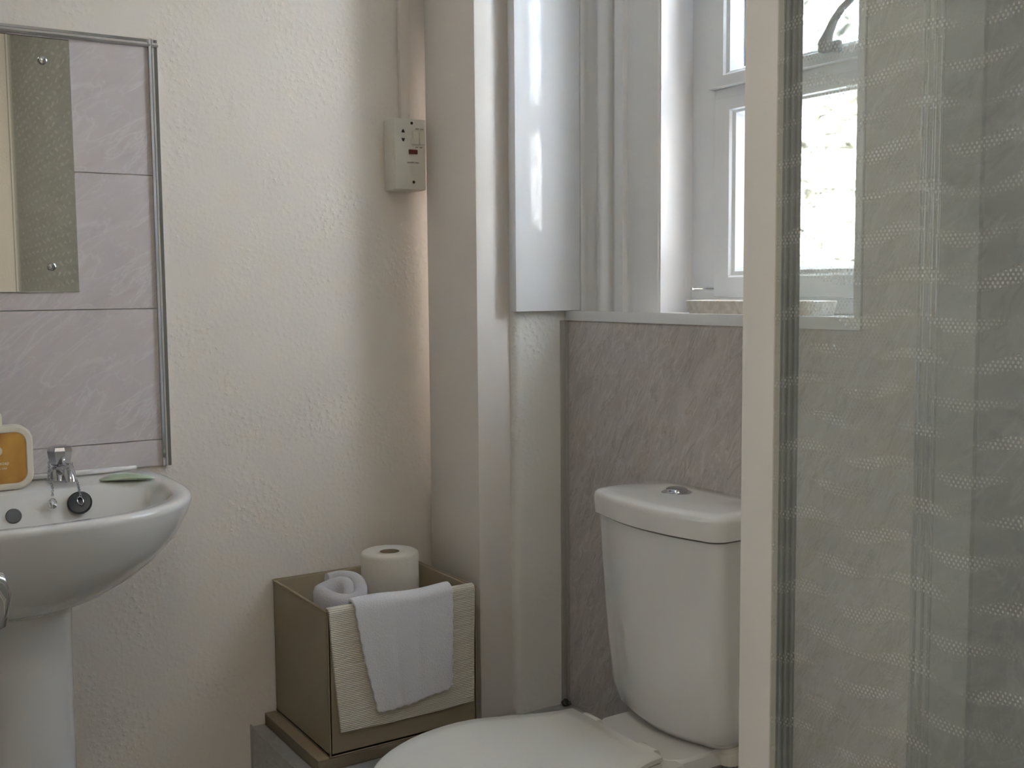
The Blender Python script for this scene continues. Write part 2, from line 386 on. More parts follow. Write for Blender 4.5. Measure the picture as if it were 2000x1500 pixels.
# marble panels on the window wall
pn = thing('trim_3', (1.39, 1.0, 0), kind='structure')
MB().prism([(1.033, 0.0), (1.948, 0.0), (1.948, 1.119), (1.150, 1.119), (1.150, ZC), (1.033, ZC)], 1.38, 1.3899, 'X').build('marble_panel', 'marble_rec', pn, origin=(1.39, 1.6, .7))
MB().box(1.38, 1.3899, -.93, 1.028, 0, ZC).build('marble_panel', 'marble_sh', pn, origin=(1.39, .6, 1.2))
jt = MB()
for a, b2 in ((1.0135, 1.0185), (1.0255, 1.0330), (1.0395, 1.0475)): jt.box(1.3745, 1.3805, a, b2, 0, ZC, .0015)
jt.box(1.3775, 1.381, 1.013, 1.048, 0, ZC)
jt.build('joint_strip', 'trim', pn, label='grey ribbed joint strip between two marble wall panels')
MB().box(1.364, 1.381, 1.936, 1.9405, .275, 1.12, .001).box(1.3755, 1.381, 1.93, 1.94, .275, 1.12, .001).build('corner_strip', 'silicone', pn)
# marble on the shower end wall (seen in the mirror)
pe = thing('trim_4', (1.1, -.92, 0), kind='structure')
MB().box(.80, 1.3799, -.9299, -.92, 0, ZC).build('marble_panel', 'marble_sh', pe, origin=(1.1, -.92, 1.2))
# window sill with its front edge strip
sl = thing('window_sill', (1.46, 1.55, 1.12), kind='structure'); sl.name = 'trim_5'
ORG['trim_5'] = Vector((1.46, 1.55, 1.12))
MB().box(1.382, 1.62, 1.165, 1.94, 1.12, 1.1385, .002).build('sill_board', 'gloss', sl)
MB().box(1.3765, 1.3825, 1.152, 1.938, 1.1195, 1.1405, .0012).box(1.3765, 1.3825, 1.152, 1.1655, 1.14, WH, .0012).build('edge_strip', 'upvc', sl)
MB().box(1.382, 1.50, 1.155, 1.166, 1.138, WH).build('near_reveal', 'board', sl)
# low boxed-in shelf
sh = thing('low_shelf', (1.0, 2.0, 0), kind='structure'); sh.name = 'trim_6'; ORG['trim_6'] = Vector((1.0, 2.0, 0))
MB().prism([(.748, 1.78), (1.379, 1.78), (1.379, 1.939), (1.169, 1.959), (1.169, 2.199), (.748, 2.199)], 0, .275).build('shelf_box', 'marble_shelf', sh, origin=(1.0, 2.0, .27))
MB().box(.746, .749, 2.19, 2.1995, 0, .28).build('shelf_edge_strip', 'silicone', sh)

# ---------------------------------------------------------------- window
wd = thing('window_1', (1.5, 1.44, 1.14), kind='structure')
Z0 = 1.1385
def arc(cx, cy, r, a0, a1, n=6): return [(cx + r * math.cos(math.radians(a0 + (a1 - a0) * i / n)), cy + r * math.sin(math.radians(a0 + (a1 - a0) * i / n))) for i in range(n + 1)]
# timber lining: cove -> bead -> moulded face -> deep chipped return
cove = [(1.403, 1.922)] + [(1.405, 1.918)] + arc(1.409, 1.893, .0235, 85, 0, 8)[0:] + [(1.434, 1.884)]
MB().prism(cove + [(1.52, 1.884), (1.52, 1.939), (1.403, 1.939)], Z0, WH).build('cove_moulding', 'gloss', wd)
MB().prism([(1.46, 1.8815)] + arc(1.428, 1.866, .0155, 75, 285, 12) + [(1.46, 1.8505)], Z0, WH).build('bead', 'gloss', wd)
face = [(1.52, 1.884), (1.438, 1.884), (1.438, 1.846), (1.434, 1.838), (1.428, 1.832), (1.4285, 1.806), (1.436, 1.800), (1.437, 1.780), (1.431, 1.770), (1.430, 1.700), (1.433, 1.6955), (1.52, 1.6955)]
MB().prism(face, Z0, WH).build('timber_lining', 'gloss', wd)
MB().box(1.4335, 1.5185, 1.692, 1.6962, Z0, WH, .0008).build('chipped_return', 'peel', wd, label='lumpy chipped white gloss paint on the return')
# outer uPVC frame
FY0, FY1, FX = 1.19, 1.6965, 1.515
fr = MB()
prof = lambda: None
def framebar_v(mb, ya, yb, x0, x1, z0, z1):  # rounded vertical bar
    mb.box(x0, x1, min(ya, yb), max(ya, yb), z0, z1, .006, 3)
framebar_v(fr, FY1, FY1 - .085, FX, 1.59, 1.1851, WH - .0601)
framebar_v(fr, FY0, FY0 + .085, FX, 1.59, 1.1851, WH - .0601)
fr.box(FX, 1.59, FY0, FY1, Z0, 1.185, .006, 3); fr.box(FX, 1.59, FY0, FY1, WH - .06, WH, .006, 3)
fr.build('outer_frame', 'upvc', wd)
def sash(y0, y1, z0, z1, x, name, wid, zg0, zg1, yg0, yg1):
    """rebate frame as 4 mitred bars running from outer rectangle (y0..y1,z0..z1) to glass rectangle"""
    mb = MB(); b = mb.bm
    outer = [(y0, z0), (y1, z0), (y1, z1), (y0, z1)]; inner = [(yg0, zg0), (yg1, zg0), (yg1, zg1), (yg0, zg1)]
    pr = [(0, .028), (0, .004), (.03, .0), (.62, .0), (.68, .004), (.80, .006), (1, .022), (1, .03)]
    rings = []
    for k in range(4):
        rings.append([(x + dx, outer[k][0] + (inner[k][0] - outer[k][0]) * t, outer[k][1] + (inner[k][1] - outer[k][1]) * t) for t, dx in pr])
    V = [[b.verts.new(p) for p in r] for r in rings]
    for k in range(4):
        for j in range(len(pr) - 1):
            q = (k + 1) % 4; b.faces.new((V[k][j], V[q][j], V[q][j + 1], V[k][j + 1]))
    bmesh.ops.recalc_face_normals(b, faces=b.faces[:])
    return mb.build(name, 'upvc', wd, angle=20)
GY0, GY1 = 1.255, 1.556
sash(FY0 + .04, FY1 - .074, 1.168, 1.550, 1.509, 'lower_frame', 0, 1.231, 1.511, GY0, GY1)
MB().box(1.512, 1.585, FY0 + .05, FY1 - .07, 1.530, 1.578, .005).build('transom', 'upvc', wd)
us = sash(FY0 + .03, FY1 - .068, 1.568, WH - .05, 1.496, 'opening_sash', 0, 1.602, WH - .10, GY0, GY1 + .004)
MB().box(1.543, 1.547, GY0 - .005, GY1 + .005, 1.226, 1.516).build('pane', 'pane', wd)
MB().box(1.533, 1.537, GY0 - .005, GY1 + .009, 1.597, WH - .095).build('pane', 'pane', wd)
gk = MB()
gk.box(1.534, 1.542, GY1 - .004, GY1 + .0, 1.231, 1.511, .001).box(1.524, 1.532, GY1 - .001, GY1 + .003, 1.602, WH - .1, .001)
gk.build('gasket', 'grey', wd)
# lever handle on the opening sash, its grey standing in for a backlit silhouette
hd = thing('window_handle', (1.49, 1.315, 1.586)); hd.parent = wd; hd.location = hd.location - Vector(wd.location)
hd2 = MB().box(1.484, 1.497, 1.298, 1.336, 1.581, 1.601, .004).tube([(1.478, 1.322, 1.584), (1.474, 1.317, 1.596), (1.472, 1.308, 1.611), (1.471, 1.296, 1.629), (1.472, 1.281, 1.645), (1.474, 1.262, 1.658), (1.476, 1.240, 1.668)],
    [.0115, .0120, .0085, .0068, .0064, .006, .004]).build('lever', 'grey', hd)
hd2.name = 'lever'
# outside: sunlit rendered wall and paving
MB().box(4.2, 4.4, -5, 9, -1, 2.35).build('wall_outside', 'outwall', kind='structure')
MB().box(1.7, 4.2, -5, 9, -1.05, -1).build('ground', 'ground', kind='structure')

# tray on the sill
tr = thing('shallow_tray', (1.43, 1.42, Z0 + .002), 'pale mottled shallow tray on the white window sill', 'tray')
b = MB()
def rr(x0, x1, y0, y1, z, r, n=4):
    P = []
    for cx, cy, a in ((x1 - r, y1 - r, 0), (x0 + r, y1 - r, 90), (x0 + r, y0 + r, 180), (x1 - r, y0 + r, 270)):
        for i in range(n + 1):
            t = math.radians(a + 90 * i / n); P.append((cx + r * math.cos(t), cy + r * math.sin(t), z))
    return P
tz = Z0 + .0005
b.loft([rr(1.397, 1.460, 1.272, 1.572, tz + .0, .010), rr(1.393, 1.464, 1.266, 1.579, tz + .024, .012), rr(1.395, 1.462, 1.268, 1.577, tz + .0255, .011),
        rr(1.3985, 1.4585, 1.272, 1.573, tz + .024, .009), rr(1.402, 1.455, 1.277, 1.567, tz + .007, .008)])
b.build('dish', 'tray', tr, origin=(1.43, 1.42, tz))

# ---------------------------------------------------------------- splashback of marble tiles + chrome trim
sp = thing('trim_7', (.27, 2.2, .846), kind='structure')
X0s, X1s = -.046, .583
rows = [(.847, .898), (.8995, 1.155), (1.1565, 1.411), (1.4125, 1.654)]
for i, (a, b2) in enumerate(rows):
    oz = a if i else .898 - .2555
    MB().box(X0s, X1s, 2.193, 2.1995, a, b2, .0005, 1).build('tile', 'marble_sink', sp, origin=(.27, 2.2, oz))
def trim_bar(mb, pts): mb.prism(pts[0], *pts[1])
tb = MB()
q = [(2.1995, 0), (2.186, 0), (2.1845, .004), (2.1875, .0085), (2.192, .012), (2.1925, .0175), (2.1995, .0175)]
tb.prism([(X1s + b_, a) for a, b_ in q], .846, 1.668, 'Z')
tb.prism([(X0s - b_, a) for a, b_ in q], .846, 1.668, 'Z')
tb.prism([(a, 1.654 + b_ * .85) for a, b_ in q], X0s, X1s + .0175, 'X')
tb.build('chrome_edge_trim', 'chrome', sp, label='chrome edge trim around the marble splashback')
# mirror
mi = thing('wall_mirror', (.27, 2.192, 1.19), 'frameless rectangular mirror screwed to the marble splashback above the basin', 'mirror')
MB().box(.10, .4405, 2.188, 2.1926, 1.1895, 1.6505, .0012, 1).build('mirror_glass', 'mirror', mi)
for x, z in ((.392, 1.609), (.392, 1.236), (.148, 1.609), (.148, 1.236)):
    MB().lathe([(.0075, 0), (.0078, .002), (.006, .0045), (.002, .0056), (.0003, .0058)], (x, 2.188, z), (0, -1, 0)).build('screw_cap', 'chrome', mi)

# shaver socket / switch box and its conduit
sk = thing('shaver_socket', (1.127, 2.2, 1.403), 'cream surface-mounted shaver socket and switch box with red neon', 'socket')
MB().box(1.082, 1.157, 2.155, 2.1995, 1.402, 1.554, .003).build('back_box', 'plastic', sk)
MB().box(1.0835, 1.1575, 2.149, 2.156, 1.4035, 1.5535, .002).build('faceplate', 'plastic', sk)
for x, z in ((1.1245, 1.5445), (1.1275, 1.4195)): MB().lathe([(.0032, 0), (.003, .0012), (.0004, .0014)], (x, 2.1492, z), (0, -1, 0), 12).build('screw', 'dark', sk)
mb = MB()
for x, z, s in ((1.1035, 1.5265, 1), (1.1035, 1.5085, -1)):
    mb.prism([(x - .004, z - .003 * s), (x + .004, z - .003 * s), (x + .0015, z + .0035 * s), (x - .0015, z + .0035 * s)], 2.1483, 2.1492, 'Y')
mb.build('socket_holes', 'dark', sk)
MB().box(1.1245, 1.1570, 2.1475, 2.1492, 1.4985, 1.528, .0005).build('switch_surround', 'boxing', sk)
for a in (1.126, 1.1412):
    MB().prism([(2.1478, 1.500), (2.1478, 1.5265), (2.1462, 1.5265), (2.1442, 1.500)], a, a + .0135, 'X').build('rocker_switch', 'plastic', sk)
MB().box(1.116, 1.137, 2.1465, 2.1492, 1.479, 1.4885, .0008).build('neon_lens', 'red', sk, label='dark red neon lens')
for s, z, x, h in (('230V  115V', 1.5315, 1.143, .0042), ('OFF   OFF', 1.4925, 1.141, .0038), ('SHAVERS ONLY', 1.4595, 1.127, .0042)):
    text(s, h, (x, 2.1488, z), 'printed_lettering', 'print', sk)
tag(MB().box(1.118, 1.139, 2.184, 2.1995, 1.5545, ZC - .001, .002).build('cable_trunking', 'wall'), 'slim painted cable trunking rising above the shaver socket', 'trunking')

# ---------------------------------------------------------------- basin on pedestal
BX = .27
def sup(a, bf, bb, n, cy, z, N_=64, yback=None, xs=BX):
    P = []
    for k in range(N_):
        t = 2 * math.pi * k / N_; c, s = math.cos(t), math.sin(t)
        nn = n if s < 0 else 5.0
        rx = abs(c) ** (2 / nn) * (1 if c >= 0 else -1) * a
        ry = abs(s) ** (2 / nn) * (1 if s >= 0 else -1) * (bf if s < 0 else bb)
        y = cy + ry
        if yback: y = min(y, yback)
        P.append((xs + rx, y, z))
    return P
bs = thing('pedestal_basin', (BX, 1.99, 0), 'white ceramic pedestal basin against the textured wall', 'basin')
m_ = MB()
Yb = 2.199
rings = [sup(.07, .09, .10, 2.3, 2.02, .668), sup(.112, .150, .14, 2.3, 2.01, .672), sup(.155, .188, .165, 2.3, 2.0, .692), sup(.20, .215, .19, 2.3, 1.998, .715),
         sup(.232, .238, .196, 2.4, 1.997, .742), sup(.262, .263, .199, 2.5, 1.998, .775), sup(.282, .280, .20, 2.5, 1.999, .812), sup(.290, .288, .20, 2.5, 1.999, .834),
         sup(.2905, .2895, .20, 2.5, 1.999, .841), sup(.287, .286, .20, 2.5, 1.999, .8455), sup(.280, .279, .197, 2.5, 1.999, .847),
         sup(.262, .248, .065, 2.4, 1.985, .846), sup(.257, .243, .060, 2.4, 1.985, .843), sup(.250, .236, .054, 2.4, 1.984, .832),
         sup(.235, .222, .045, 2.3, 1.98, .80), sup(.19, .185, .035, 2.2, 1.965, .755), sup(.11, .11, .03, 2.1, 1.95, .725), sup(.03, .03, .02, 2, 1.94, .718)]
m_.loft(rings).build('bowl', 'ceramic', bs, angle=60)
# raised ledge along the wall
b = MB(); b.prism([(-.005, 2.165), (.47, 2.165), (.53, 2.178), (.535, 2.199), (-.005, 2.199)], .8465, .8535, 'Z', .0025).build('back_ledge', 'ceramic', bs)
pd = MB()
def ped(z, a, d): return [(BX + a * math.copysign(abs(math.cos(t)) ** .75, math.cos(t)), 2.02 + (d if math.sin(t) < 0 else .10) * math.copysign(abs(math.sin(t)) ** .85, math.sin(t)), z) for t in [2 * math.pi * k / 40 for k in range(40)]]
pd.loft([ped(0, .112, .150), ped(.03, .111, .147), ped(.06, .098, .130), ped(.2, .093, .122), ped(.45, .093, .124), ped(.60, .094, .130), ped(.672, .097, .140), ped(.72, .10, .148)]).build('pedestal', 'ceramic', bs, angle=50)
MB().lathe([(.0125, -.01), (.0130, .004), (.0115, .006), (.0005, .0066)], (.285, 2.030, .808), (0, -1, .35)).build('overflow_cap', 'overflow', bs, label='round grey overflow cap')
def tap(xc, lab):
    t = thing('pillar_tap', (xc, 2.125, .847), lab, 'tap', 'pillar taps')
    MB().lathe([(.0235, 0), (.0240, .003), (.0225, .006), (.0222, .018), (.0200, .023), (.0125, .026), (.010, .030), (.0005, .0305)], (xc, 2.125, .8475)).build('tap_body', 'chrome', t)
    b = MB(); rs = []
    for z, s in ((.875, .012), (.879, .0175), (.890, .0205), (.903, .0225), (.909, .020), (.912, .011)):
        rs.append([(xc + s * math.cos(2 * math.pi * (k + .3) / 8) * 1.02, 2.125 + s * math.sin(2 * math.pi * (k + .3) / 8), z) for k in range(8)])
    b.loft(rs).build('faceted_head', 'chrome', t, angle=15)
    b = MB(); b.tube([(xc, 2.125, .862), (xc + .002, 2.105, .870), (xc + .004, 2.085, .872), (xc + .005, 2.070, .868), (xc + .005, 2.062, .858), (xc + .005, 2.060, .852)], [.0125, .0125, .0115, .0105, .0095, .009]).build('spout', 'chrome', t)
    return t
tap(.381, 'chrome pillar tap nearest the edge of the splashback, plug chain beside it')
tap(.165, 'chrome pillar tap on the far side of the soap bottle')
# plug on its chain, resting against the back of the bowl
pl = thing('basin_plug', (.392, 2.03, .815), 'black rubber basin plug hanging on a fine chain', 'plug')
MB().lathe([(.0185, -.005), (.0205, 0), (.0207, .003), (.018, .006), (.0005, .0065)], (.3925, 2.024, .820), (-.25, -.85, .45)).build('plug_disc', 'black', pl)
MB().torus((.3915, 2.014, .826), .0075, .0012, (-.25, -.85, .45), sx=.6).build('pull_ring', 'chrome', pl)
def chain(name, pts, parent):
    b = MB(); P = [Vector(p) for p in pts]; segs = []
    tot = sum((P[i + 1] - P[i]).length for i in range(len(P) - 1)); n = int(tot / .0042); d = 0
    for k in range(n):
        s = k * tot / n; i = 0
        while s > (P[i + 1] - P[i]).length and i < len(P) - 2: s -= (P[i + 1] - P[i]).length; i += 1
        t = (P[i + 1] - P[i]).normalized(); p = P[i] + t * s
        b.torus(p, .0019, .0006, (1, .3, 0) if k % 2 else (0, 1, .2), seg=8, rs=5)
    return b.build(name, 'chrome', parent)
chain('chain', [(.396, 2.101, .880), (.396, 2.085, .866), (.395, 2.05, .852), (.392, 2.014, .838), (.3915, 2.011, .831)], pl)
cs = thing('loose_chain', (.352, 2.05, .82), 'short chain with a split ring hanging beside the tap, no plug', 'chain')
chain('chain', [(.358, 2.104, .885), (.355, 2.085, .862), (.353, 2.05, .848), (.350, 2.035, .834)], cs)
MB().torus((.349, 2.028, .826), .006, .0012, (.3, -.85, .3)).torus((.346, 2.026, .824), .0045, .001, (.9, -.3, .2)).lathe([(.003, 0), (.0075, .002), (.007, .004), (.0005, .005)], (.347, 2.026, .820), (.1, -.8, .5), 14).build('split_ring', 'chrome', cs)
# soap bottle
so = thing('soap_bottle', (.268, 2.085, .8475), 'cream framed pump bottle of amber liquid hand soap on the basin', 'soap bottle')
def rect_y(xc, zc, hx, hz, r, y, n=6):
    P = []
    for cx, cz, a in ((hx - r, hz - r, 0), (-hx + r, hz - r, 90), (-hx + r, -hz + r, 180), (hx - r, -hz + r, 270)):
        for i in range(n + 1):
            t = math.radians(a + 90 * i / n); P.append((xc + cx + r * math.cos(t), y, zc + cz + r * math.sin(t)))
    return P
xc, zc, ys = .2685, .9035, 2.085
b = MB(); rg = []
for y, k in ((ys + .020, .006), (ys + .017, .0015), (ys + .01, 0), (ys - .012, 0), (ys - .017, .001), (ys - .0195, .004)): rg.append(rect_y(xc, zc, .0595 - k, .0565 - k, .028 - k, y))
for y, k in ((ys - .0195, .011), (ys - .017, .0125)): rg.append(rect_y(xc, zc, .0595 - k, .0565 - k, .028 - k * .8, y))
b.loft(rg).build('bottle_body', 'bottle', so, angle=40)
b = MB(); b.loft([rect_y(xc, zc, .0472, .0442, .0178, ys - .0165), rect_y(xc, zc, .0472, .0442, .0178, ys - .0178), rect_y(xc, zc, .0455, .0425, .016, ys - .0185)]).build('amber_window', 'amber', so)
MB().lathe([(.012, 0), (.0135, .002), (.0132, .020), (.012, .0225), (.007, .023), (.0068, .034), (.0005, .034)], (xc, ys, .958)).build('collar', 'bottle', so)
b = MB(); b.lathe([(.0085, 0), (.0095, .002), (.0092, .012), (.007, .0145), (.0005, .015)], (xc + .0, ys, .988)).box(xc - .035, xc, ys - .0065, ys + .0065, .990, 1.000, .003).build('pump_head', 'bottle', so)
mb = MB(); mb.lathe([(.0085, 0), (.0083, .0004), (.0005, .0005)], (xc + .001, ys - .0184, .917), (0, -1, 0)).build('emblem', 'label_white', so, label='small round white emblem')
text('hand soap', .0085, (xc + .002, ys - .0186, .893), 'printed_lettering', 'label_white', so)
text('gentle & mild', .005, (xc + .002, ys - .0186, .885), 'printed_lettering', 'label_white', so)
# wrapped soap sachet
sa = MB(); rs = []
for i in range(9):
    t = i / 8; x = .437 + .088 * t; hw = .024 * (math.sin(math.pi * min(1, max(0, t * 1.05))) ** .35 if 0 < t < 1 else .25); h = .0085 * math.sin(math.pi * min(.97, max(.03, t))) ** .7
    cy = 2.068 - .030 * t
    rs.append([(x, cy + hw * math.cos(a), .8475 + h * 1.4 * (1 + math.sin(a)) * .5 + .0012) for a in [2 * math.pi * k / 12 for k in range(12)]])
sa.loft(rs)
sa.build('packet', 'green')
pk = bpy.data.objects['packet']; pk.name = 'soap_sachet'
tag(pk, 'small pale green wrapped soap sachet on the basin rim', 'soap sachet')

# ---------------------------------------------------------------- toilet
TY = 1.462
to = thing('toilet', (1.1, TY, 0), 'white close-coupled toilet with lid down below the window', 'toilet')
def Dsec(z, hw, xf, xb, bulge, r, yc=TY, n=9):
    """cistern section: flat back at xb, bowed front reaching xf, corner radius r"""
    P = [(xb, yc - hw, z)]
    side_x = xf + bulge
    for i in range(n):     # near side corner
        a = math.radians(270 - 90 * i / (n - 1)); P.append((side_x + r + r * math.cos(a), yc - hw + r + r * math.sin(a), z))
    for i in range(1, 12):
        u = -1 + 2 * i / 12; y = yc + u * (hw - r); P.append((side_x - bulge * (1 - u * u), y, z))
    for i in range(n):
        a = math.radians(180 - 90 * i / (n - 1)); P.append((side_x + r + r * math.cos(a), yc + hw - r + r * math.sin(a), z))
    P.append((xb, yc + hw, z)); return P
b = MB(); b.loft([Dsec(.404, .118, 1.250, 1.365, .018, .03), Dsec(.408, .130, 1.238, 1.37, .020, .035), Dsec(.425, .144, 1.223, 1.375, .021, .035), Dsec(.46, .151, 1.214, 1.378, .022, .035),
                  Dsec(.55, .155, 1.206, 1.379, .022, .032), Dsec(.66, .159, 1.200, 1.379, .022, .030), Dsec(.7735, .162, 1.195, 1.379, .021, .028)])
b.build('cistern', 'ceramic', to, angle=45)
b = MB(); b.loft([Dsec(.776, .165, 1.192, 1.379, .021, .03), Dsec(.778, .169, 1.188, 1.379, .021, .032), Dsec(.808, .170, 1.186, 1.3795, .021, .032), Dsec(.8155, .168, 1.188, 1.3795, .021, .031),
                  Dsec(.8195, .163, 1.194, 1.379, .020, .030), Dsec(.8215, .150, 1.210, 1.375, .018, .028), Dsec(.8222, .08, 1.26, 1.34, .01, .02)])
b.build('cistern_lid', 'ceramic', to, angle=50)
bt = MB().lathe([(.027, 0), (.0275, .0015), (.025, .003), (.0225, .0035), (.021, .003), (.0195, .004), (.019, .0075), (.016, .0095), (.0005, .0105)], (1.303, 1.492, .8215), sx=1, sy=1).build('flush_button', 'chrome', to)
# pan with rear platform
def egg(z, xf, xb, hw, wb, n=28, yc=TY, xm=.93):
    P = []
    for i in range(n + 1):
        t = math.pi * (-.5 + i / n)    # front half ellipse from -hw to +hw
        P.append((xm - (xm - xf) * math.cos(t), yc + hw * math.sin(t), z))
    for i in range(1, 7):
        u = i / 7; P.append((xm + (xb - xm) * u, yc + hw + (wb - hw) * (u * u * (3 - 2 * u)), z))
    P.append((xb, yc + wb, z)); P.append((xb, yc - wb, z))
    for i in range(6, 0, -1):
        u = i / 7; P.append((xm + (xb - xm) * u, yc - hw - (wb - hw) * (u * u * (3 - 2 * u)), z))
    return P
b = MB(); b.loft([egg(.0, .86, 1.17, .10, .09), egg(.02, .86, 1.17, .10, .088), egg(.1, .88, 1.17, .085, .08), egg(.22, .84, 1.18, .10, .08), egg(.30, .76, 1.185, .145, .10), egg(.36, .715, 1.19, .17, .115),
                  egg(.395, .705, 1.19, .176, .125), egg(.401, .71, 1.188, .172, .122)])
b.build('pan', 'ceramic', to, angle=50)
b = MB()
def plat(z, k, d): return [(1.165 + d, TY - .075 + k * .5, z), (1.175 + d, TY - .10 + k, z), (1.20, TY - .112 + k, z), (1.30, TY - .112 + k, z), (1.345, TY - .095 + k, z), (1.345, TY + .095 - k, z), (1.30, TY + .112 - k, z), (1.20, TY + .112 - k, z), (1.175 + d, TY + .10 - k, z), (1.165 + d, TY + .075 - k * .5, z)]
b.loft([plat(.345, .03, .02), plat(.365, .008, .005), plat(.375, 0, 0), plat(.397, 0, 0), plat(.4025, .004, .004)]).build('cistern_platform', 'ceramic', to)
b = MB(); b.loft([egg(.403, .698, 1.138, .181, .122), egg(.405, .694, 1.140, .184, .124), egg(.413, .693, 1.140, .185, .124), egg(.416, .696, 1.139, .182, .122)]).build('seat_ring', 'seat', to, angle=40)
b = MB(); lid = [egg(.4175, .696, 1.139, .182, .122), egg(.4195, .692, 1.141, .186, .125), egg(.4265, .693, 1.141, .1855, .1245), egg(.4305, .699, 1.137, .180, .121)]
for k, dz in ((.85, .0028), (.6, .0046), (.3, .0056), (.05, .006)):
    lid.append([(.92 + (x - .92) * k, TY + (y - TY) * k, .4305 + dz) for x, y, z in egg(0, .699, 1.137, .180, .121)])
b.loft(lid).build('seat_lid', 'seat', to, angle=40)
for s in (-1, 1):
    MB().lathe([(.011, -.02), (.012, -.018), (.012, .018), (.011, .02)], (1.148, TY + s * .078, .416), (0, 1, 0)).build('hinge', 'seat', to)
MB().lathe([(.004, 0), (.004, .06)], (1.285, TY - .07, .315)).lathe([(.009, 0), (.009, .012)], (1.285, TY - .07, .335), seg=6).build('fixing_bolt', 'grey', to)
b = MB(); b.lathe([(.020, .0), (.022, .006), (.022, .02), (.019, .024), (.017, .032)], (1.30, 1.350, .375)).build('inlet_nut', 'plastic', to, label='white plastic inlet nut')
b = MB(); b.lathe([(.012, 0), (.012, .05)], (1.30, 1.350, .325), seg=10).build('inlet_valve', 'grey', to)
MB().tube([(1.30, 1.35, .325), (1.30, 1.352, .30), (1.285, 1.37, .285), (1.255, 1.40, .28), (1.21, 1.42, .27), (1.20, 1.42, .2), (1.2, 1.42, 0.0)], .0075).build('supply_pipe', 'chrome', to)
# small dark clump in the corner behind the seat
b = MB(); 
for i in range(9):
    p = Vector((1.372 - .012 * random.random(), 1.930 - .012 * random.random(), .2755 + .004 * random.random())); r_ = .0035 + .003 * random.random()
    b.lathe([(.0002, -r_), (r_ * .8, -r_ * .6), (r_, 0), (r_ * .6, r_ * .6), (.0002, r_)], p + Vector((0, 0, r_ * .9)), (random.random() - .5, random.random() - .5, 1), 7)
tag(b.build('debris_clump', plain('dark_green_debris', (.05, .06, .05), .6)), 'tiny dark clump in the panel corner behind the toilet seat', 'debris')

# ---------------------------------------------------------------- storage box with contents
bx = thing('storage_box', (.965, 2.05, .2755), 'open taupe fabric storage box in the corner holding towels', 'storage box')
x0, x1, y0, y1, z0, z1, th = .802, 1.128, 1.907, 2.192, .300, .583, .007
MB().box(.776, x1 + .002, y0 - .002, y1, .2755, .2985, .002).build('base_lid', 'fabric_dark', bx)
MB().box(.776, .800, y0 - .002, y1, .2985, .3015, .001).build('base_lip', 'fabric', bx)
MB().box(x0, x1, y0, y0 + th, z0, z1, .0025).box(x0, x1, y1 - th, y1, z0, z1, .0025).box(x0, x0 + th, y0, y1, z0, z1, .0025).box(x1 - th, x1, y0, y1, z0, z1, .0025).box(x0, x1, y0, y1, z0, z0 + .006).build('box_body', 'fabric', bx)
b = MB(); e = .0012
for a in ((x0 + .001, y0), (x1 - .001, y0)): b.tube([(a[0], a[1] + .001, z0 + .002), (a[0], a[1] + .001, z1)], .0016, 6)
b.tube([(x0, y0, z1), (x1, y0, z1), (x1, y1, z1), (x0, y1, z1), (x0, y0, z1)], .0022, 6)
b.build('edge_piping', 'fabric', bx)
# toilet rolls stacked, only the top one shows
def roll(z, lab):
    t = thing('toilet_roll', (1.010, 2.060, z), lab, 'toilet roll')
    h = .112; n = 36; b = MB()
    prof = [(.020, .001), (.020, h), (.0235, h + .0004), (.056, h + .0003), (.0590, h - .002), (.0600, h - .006), (.0603, .006), (.058, .0005), (.020, .0005)]
    b.lathe(prof[:-1], (1.010, 2.060, z), seg=40).build('paper', 'paper', t, angle=40)
    c = MB(); c.lathe([(.0195, .002), (.0195, h - .002), (.0185, h - .002), (.0185, .004), (.0005, .004)], (1.010, 2.060, z), seg=28).build('cardboard_core', plain('core', (.30, .24, .17), .8), t)
# open core: build paper as a true ring
def roll(z, lab):
    t = thing('toilet_roll', (1.010, 2.060, z), lab, 'toilet roll'); h = .112; S = 40
    C = Vector((1.010, 2.060, z))
    def ring(r, hh): return [C + Vector((r * math.cos(2 * math.pi * k / S), r * math.sin(2 * math.pi * k / S), hh)) for k in range(S)]
    pr = [(.0205, .001), (.0205, h - .001), (.022, h), (.0555, h + .0003), (.0590, h - .002), (.0603, h - .007), (.0603, .007), (.058, .001), (.0205, .001)]
    MB().loft([ring(*p) for p in pr], False, False).build('paper', 'paper', t, angle=50)
    MB().loft([ring(*p) for p in ((.0204, .0015), (.0204, h - .0005), (.0192, h - .0005), (.0192, .0015), (.0204, .0015))], False, False).build('cardboard_core', 'fabric', t, angle=50)
roll(.5310, 'cream toilet roll standing highest in the fabric box')
roll(.4185, 'toilet roll buried directly under the visible roll in the box')
roll(.3062, 'toilet roll at the bottom of the fabric box')
